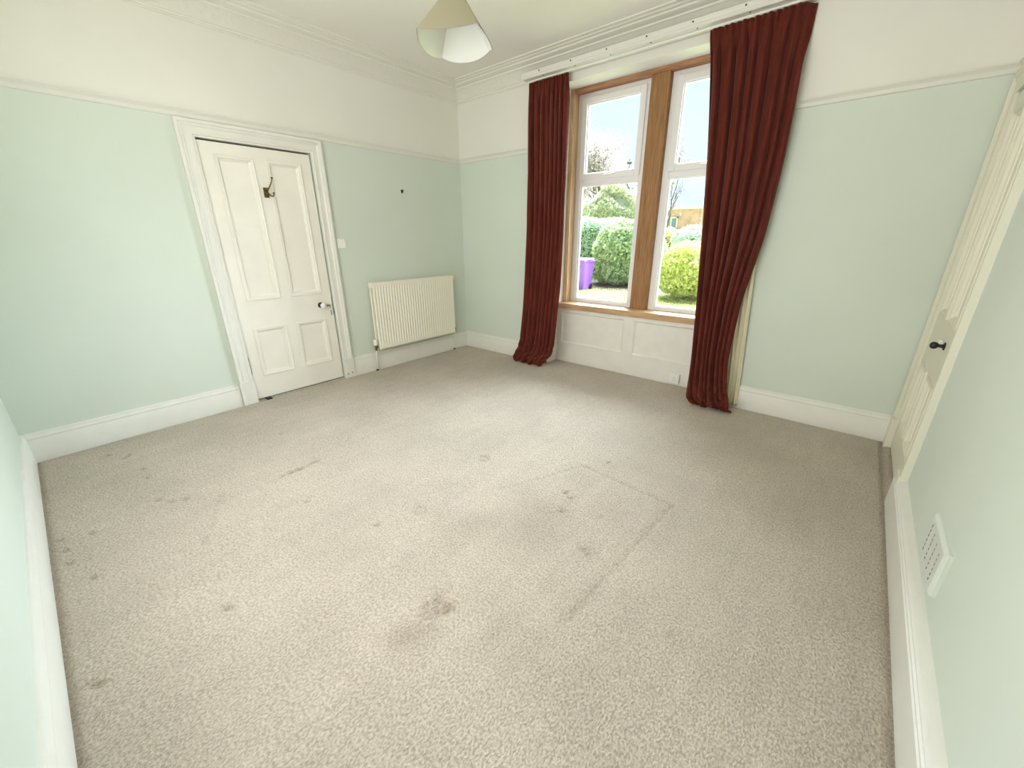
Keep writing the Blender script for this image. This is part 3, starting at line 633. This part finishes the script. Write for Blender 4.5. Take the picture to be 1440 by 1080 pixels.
sw = thing('light_switch', 'white light switch on the green wall right of the door frame', 'switch', (0, -1.58, 1.30))
MB().box(.0, .010, -1.625, -1.540, 1.258, 1.344).build('face_plate', plast, sw, bevel=.003)
MB().hexa([(.009, -1.594, 1.286), (.009, -1.570, 1.286), (.012, -1.570, 1.286), (.012, -1.594, 1.286), (.009, -1.594, 1.316), (.009, -1.570, 1.316), (.017, -1.570, 1.316), (.017, -1.594, 1.316)]).build('rocker', plast, sw)
nl = thing('picture_nail', 'small dark picture hook left in the wall above the radiator', 'nail', (0, -.838, 1.80))
MB().hexa([(0, -.842, 1.783), (0, -.834, 1.783), (.006, -.834, 1.783), (.006, -.842, 1.783), (0, -.852, 1.812), (0, -.824, 1.812), (.010, -.824, 1.812), (.010, -.852, 1.812)]).build('hook_plate', blackm, nl)
MB().tube([(0, -.838, 1.808), (.022, -.838, 1.815)], .003, 8).build('pin', blackm, nl)
bw = thing('door_wedge', 'dark wedge jammed under the cream panelled door', 'wedge', (.03, -2.47, 0))
MB().hexa([(-.03, -2.50, 0), (.05, -2.50, 0), (.05, -2.455, 0), (-.03, -2.455, 0), (-.03, -2.50, .010), (.045, -2.495, .018), (.045, -2.46, .018), (-.03, -2.455, .010)]).build('wedge_block', blackm, bw, bevel=.002)

# ------------------------------------------------------------------ garden
GZ = -.45
g = MB().box(-60, 30, .47, 120, GZ-.2, GZ).build('lawn', lawn); g['kind'] = 'structure'; g['label'] = 'bright lawn outside the window'
bed = MB().loft([[(-5.6+7.6*i/30, 9.3+.25*math.sin(i*.9)+.2*(i % 3), GZ-.02), (-5.6+7.6*i/30, 9.6, GZ+.02), (-5.6+7.6*i/30, 12.6, GZ+.05)] for i in range(31)]).build('planting_bed', soil)
bed['kind'] = 'structure'; bed['label'] = 'bare soil bed below the hedges'
def leaves(name, pts, nrm, size, m, parent, jit=.9):
    n_ = len(pts); r = RNG
    nn = nrm+r.normal(0, jit, (n_, 3)); nn /= np.linalg.norm(nn, axis=1, keepdims=True)
    t = np.cross(nn, r.normal(0, 1, (n_, 3))); t /= np.linalg.norm(t, axis=1, keepdims=True); b = np.cross(nn, t)
    s_ = size*r.uniform(.6, 1.3, (n_, 1))
    q = np.stack([pts-t*s_, pts-b*s_*.45+nn*s_*.12, pts+t*s_, pts+b*s_*.45+nn*s_*.12], 1).reshape(-1, 3)-np.array(ORG[parent.name])
    me = bpy.data.meshes.new(name); me.vertices.add(len(q)); me.vertices.foreach_set('co', q.astype(np.float32).ravel())
    me.loops.add(4*n_); me.loops.foreach_set('vertex_index', np.arange(4*n_, dtype=np.int32)); me.polygons.add(n_); me.polygons.foreach_set('loop_start', np.arange(0, 4*n_, 4, dtype=np.int32))
    me.update(calc_edges=True); me.materials.append(m)
    o = bpy.data.objects.new(name, me); COL.objects.link(o); o.parent = parent; o['kind'] = 'stuff'; ORG[o.name] = ORG[parent.name]
    return o
def blobpts(c, rad, n_, thick=.22, zmin=GZ+.05, p=2.0, lump=.10, seed=0):
    r = np.random.default_rng(seed); d_ = r.normal(0, 1, (n_, 3)); d_ /= np.linalg.norm(d_, axis=1, keepdims=True)
    d_ = d_/((np.abs(d_)**p).sum(1, keepdims=True)**(1/p))
    k_ = 1+lump*(np.sin(d_[:, :1]*7+seed)+np.sin(d_[:, 1:2]*9+2*seed)+np.sin(d_[:, 2:3]*8+seed*3))
    pts = np.array(c)+d_*np.array(rad)*k_*(1-thick*r.random((n_, 1))**2)
    ok = pts[:, 2] > zmin; return pts[ok], d_[ok]/np.array(rad)
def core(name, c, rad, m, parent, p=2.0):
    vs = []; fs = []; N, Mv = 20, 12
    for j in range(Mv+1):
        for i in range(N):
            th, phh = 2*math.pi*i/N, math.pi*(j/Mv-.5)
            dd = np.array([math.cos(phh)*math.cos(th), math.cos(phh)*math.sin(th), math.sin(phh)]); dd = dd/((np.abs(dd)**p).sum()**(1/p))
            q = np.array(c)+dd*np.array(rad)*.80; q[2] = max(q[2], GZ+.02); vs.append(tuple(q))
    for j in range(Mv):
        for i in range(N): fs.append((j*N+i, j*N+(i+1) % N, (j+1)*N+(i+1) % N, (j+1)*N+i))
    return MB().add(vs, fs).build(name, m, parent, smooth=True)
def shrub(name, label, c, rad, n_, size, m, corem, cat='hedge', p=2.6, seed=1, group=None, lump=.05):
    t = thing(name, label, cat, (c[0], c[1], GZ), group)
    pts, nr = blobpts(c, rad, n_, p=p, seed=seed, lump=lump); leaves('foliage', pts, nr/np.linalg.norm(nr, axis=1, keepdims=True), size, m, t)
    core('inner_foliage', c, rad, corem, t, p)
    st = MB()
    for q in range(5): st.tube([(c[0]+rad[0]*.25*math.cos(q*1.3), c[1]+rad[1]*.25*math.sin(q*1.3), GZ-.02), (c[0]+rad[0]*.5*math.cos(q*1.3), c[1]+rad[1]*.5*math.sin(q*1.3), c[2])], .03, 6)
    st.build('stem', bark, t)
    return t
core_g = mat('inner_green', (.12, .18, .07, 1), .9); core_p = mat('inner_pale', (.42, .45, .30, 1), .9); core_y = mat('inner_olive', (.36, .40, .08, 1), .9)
shrub('laurel_hedge', 'rounded bright green laurel hedge beside the purple bin', (-3.15, 11.5, .62), (1.15, 1.0, 1.14), 15000, .085, leaf_green, core_g, seed=2, p=3.4)
shrub('grey_hedge', 'paler grey green hedge behind the purple bin', (-6.1, 13.9, .78), (2.0, .9, 1.35), 12000, .085, leaf_blue, core_g, seed=3, p=3.4)
shrub('golden_bush', 'golden yellow bush in front of the right window', (.12, 9.3, .38), (1.18, .95, .76), 13000, .07, leaf_yell, core_y, cat='bush', p=2.8, seed=4, lump=.04)
shrub('copper_hedge', 'copper tinted hedge between mullion and green hedge', (-3.75, 16.2, .55), (1.2, .7, 1.05), 6000, .08, leaf_oran, core_g, seed=6)
shrub('green_hedge', 'green hedge behind the golden bush', (-.9, 14.4, .55), (1.75, .9, 1.18), 10000, .085, leaf_blue, core_g, seed=5)
# grass tufts on the lawn (uncountable)
gp = np.stack([RNG.uniform(-5.5, 2.2, 16000), RNG.uniform(5.2, 10.2, 16000), np.full(16000, GZ+.015)], 1)
gt = MB().box(-2.001, -2.0, 6, 6.001, GZ-.01, GZ-.005)
lt = bpy.data.objects.new('grass_tufts', None)
me_o = leaves('grass', gp, np.tile([0., 0, 1], (16000, 1)), .04, grassm, g, jit=.8)

# wheelie bin
bx, by = -3.80, 9.30
bn = thing('wheelie_bin', 'purple wheelie bin standing in front of the hedges', 'bin', (bx, by, GZ))
rg_ = []
for z, hw, hd_ in ((GZ+.03, .215, .25), (GZ+.10, .225, .26), (GZ+.90, .28, .33), (GZ+.955, .285, .335)):
    rg_.append([(bx-hw+.03, by-hd_, z), (bx+hw-.03, by-hd_, z), (bx+hw, by-hd_+.03, z), (bx+hw, by+hd_, z), (bx-hw, by+hd_, z), (bx-hw, by-hd_+.03, z)])
MB().loft(rg_, closed_ring=True, caps=True).build('bin_body', binm, bn, bevel=.01)
MB().loft([[(bx-.31, by-.37, z), (bx+.31, by-.37, z), (bx+.31, by+.36, z), (bx-.31, by+.36, z)] for z in (GZ+.955, GZ+.985)], closed_ring=True, caps=True).build('bin_rim', binm, bn, bevel=.008)
MB().loft([[(bx-.30+k_, by-.39+k_, GZ+z), (bx+.30-k_, by-.39+k_, GZ+z), (bx+.30-k_, by+.34, GZ+z+.03), (bx-.30+k_, by+.34, GZ+z+.03)] for z, k_ in ((.987, 0), (1.02, 0), (1.055, .05))], closed_ring=True, caps=True).build('lid', binm, bn, bevel=.012)
MB().tube([(bx-.28, by+.40, GZ+.98), (bx+.28, by+.40, GZ+.98)], .018, 8).build('handle', binm, bn)
for s_ in (-1, 1): MB().lathe((bx+s_*.20, by+.24, GZ+.10), (s_, 0, 0), [(.10, 0), (.10, .05), (.03, .055)], 18).build('wheel', blackm, bn)

# trees
def tree(name, label, base, h, spread_, seed, mat_leaf=None, nleaf=0, lsize=.08, crown=None, depth=4, group=None, twig=.012):
    r = random.Random(seed); t = thing(name, label, 'tree', base); mb_ = MB(); tips = []
    def br(p, d_, l, rad_, k_):
        q = p+d_*l; mid = p+d_*l*.5+Vector((r.uniform(-1, 1), r.uniform(-1, 1), 0))*l*.06
        (trunk if k_ == depth else mb_).tube([p, mid, q], [rad_, rad_*.85, rad_*.65], 6 if k_ > 1 else 4, caps=False)
        tips.append(q); tips.append(mid)
        if k_ == 0: return
        for _ in range(4 if k_ > 1 else 3):
            nd = (d_+Vector((r.uniform(-1, 1), r.uniform(-1, 1), r.uniform(-.35, .75)))*spread_).normalized()
            br(q if r.random() < .6 else mid, nd, l*r.uniform(.55, .8), max(rad_*.55, twig*.4), k_-1)
    trunk = MB(); br(Vector(base)-Vector((0, 0, .1)), Vector((r.uniform(-.08, .08), 0, 1)).normalized(), h*.36, h*.022, depth)
    trunk.build('trunk', bark, t, smooth=True); mb_.build('branches', bark, t)
    if nleaf:
        P = np.array([tuple(q) for q in tips]); P = P[P[:, 2] > base[2]+h*.3]; rr = np.random.default_rng(seed)
        pts = P[rr.integers(0, len(P), nleaf)]+rr.normal(0, h*.035, (nleaf, 3))
        leaves('foliage', pts, np.tile([0., 0, .3], (nleaf, 1)), lsize, mat_leaf, t)
    return t
tree('blossom_tree', 'bare spreading tree with pale blossom above the hedges', (-12.0, 25.0, GZ), 8.9, .66, 11, blossom, 20000, .075, depth=5)
shrub('pale_shrub', 'tall pale green shrub rising behind the laurel hedge', (-7.4, 18.3, 1.7), (1.95, .9, 2.35), 17000, .10, leaf_pale, core_p, cat='shrub', p=2.0, seed=8, lump=.10)
tree('bare_tree', 'leafless tree in front of the slate roofed house', (-5.9, 23.0, GZ), 6.3, .70, 21, blossom, 900, .07, depth=5)
cx_, cy_ = -9.0, 23.2
cn = thing('conifer', 'slim dark conifer top against the sky', 'tree', (cx_, cy_, GZ))
MB().tube([(cx_, cy_, GZ-.1), (cx_, cy_, 5.95)], [.12, .02], 8).build('trunk', bark, cn)
pts = []
for z in np.arange(3.2, 5.95, .36):
    rr = .07+.22*(6.05-z)
    for k_ in range(130):
        a = RNG.uniform(0, 6.28); q = RNG.uniform(0, 1)**.6*rr; pts.append((cx_+q*math.cos(a), cy_+q*math.sin(a), z-.12*q+RNG.normal(0, .03)))
pts = np.array(pts); leaves('foliage', pts, np.tile([0., 0, 1], (len(pts), 1)), .09, leaf_dark, cn)

# houses across the road
def gable_roof(x0, x1, y0, y1, z0, z1, over=.25):
    ym = (y0+y1)/2
    return MB().add([(x0-over, y0-over, z0-.1), (x1+over, y0-over, z0-.1), (x1+over, ym, z1), (x0-over, ym, z1), (x1+over, y1+over, z0-.1), (x0-over, y1+over, z0-.1)], [(0, 1, 2, 3), (3, 2, 4, 5), (0, 3, 5), (1, 4, 2), (0, 5, 4, 1)])
def house_window(par, x0, x1, y, z0, z1):
    f = MB().box(x0, x1, y-.10, y+.02, z0, z0+.1).box(x0, x1, y-.10, y+.02, z1-.1, z1).box(x0, x0+.1, y-.10, y+.02, z0, z1).box(x1-.1, x1, y-.10, y+.02, z0, z1).box((x0+x1)/2-.04, (x0+x1)/2+.04, y-.09, y+.02, z0, z1).build('window', pale, par)
    MB().box(x0+.05, x1-.05, y-.06, y-.04, z0+.05, z1-.05).build('pane', winglass, f)
hA = thing('brick_house', 'low brick house with slate roof seen through the right window', 'house', (-6.2, 32, GZ))
MB().box(-10.2, -2.0, 30, 36, GZ-.1, 3.30).build('wall', brickm, hA)
gable_roof(-10.2, -2.0, 30, 36, 3.35, 5.75).build('roof', slate, hA)
MB().box(-10.5, -1.8, 29.62, 29.78, 3.22, 3.38).build('gutter', pale, hA)
house_window(hA, -8.85, -7.85, 30, 1.85, 2.72)
house_window(hA, -5.6, -4.2, 30, 1.5, 2.75)
hB = thing('stone_house', 'pale stone gabled house behind the mullion', 'house', (-15.4, 36, GZ))
P5 = [(-17.6, GZ), (-12.95, GZ), (-12.95, 3.45), (-14.45, 6.2), (-17.6, 3.6)]
MB().loft([[(x, yy, z) for x, z in P5] for yy in (34, 39)], closed_ring=True, caps=True).build('gable_wall', stone, hB)
rf = MB()
for (xa, za, xb, zb) in ((-12.75, 3.2, -14.45, 6.22), (-17.9, 3.42, -14.45, 6.22)): rf.hexa([(xa, 33.8, za), (xb, 33.8, zb), (xb, 39.2, zb), (xa, 39.2, za), (xa, 33.8, za+.2), (xb, 33.8, zb+.2), (xb, 39.2, zb+.2), (xa, 39.2, za+.2)])
rf.build('roof', slate, hB)
house_window(hB, -13.95, -13.45, 34, 3.35, 4.1)
MB().hexa([(-14.3, 33, 3.05), (-12.4, 33, 3.05), (-12.4, 34, 3.45), (-14.3, 34, 3.45), (-14.3, 33, 3.15), (-12.4, 33, 3.15), (-12.4, 34, 3.6), (-14.3, 34, 3.6)]).build('porch_roof', slate, hB)
MB().box(-13.6, -12.6, 33.2, 34, GZ, 3.05).build('porch_pillar', brickm, hB)
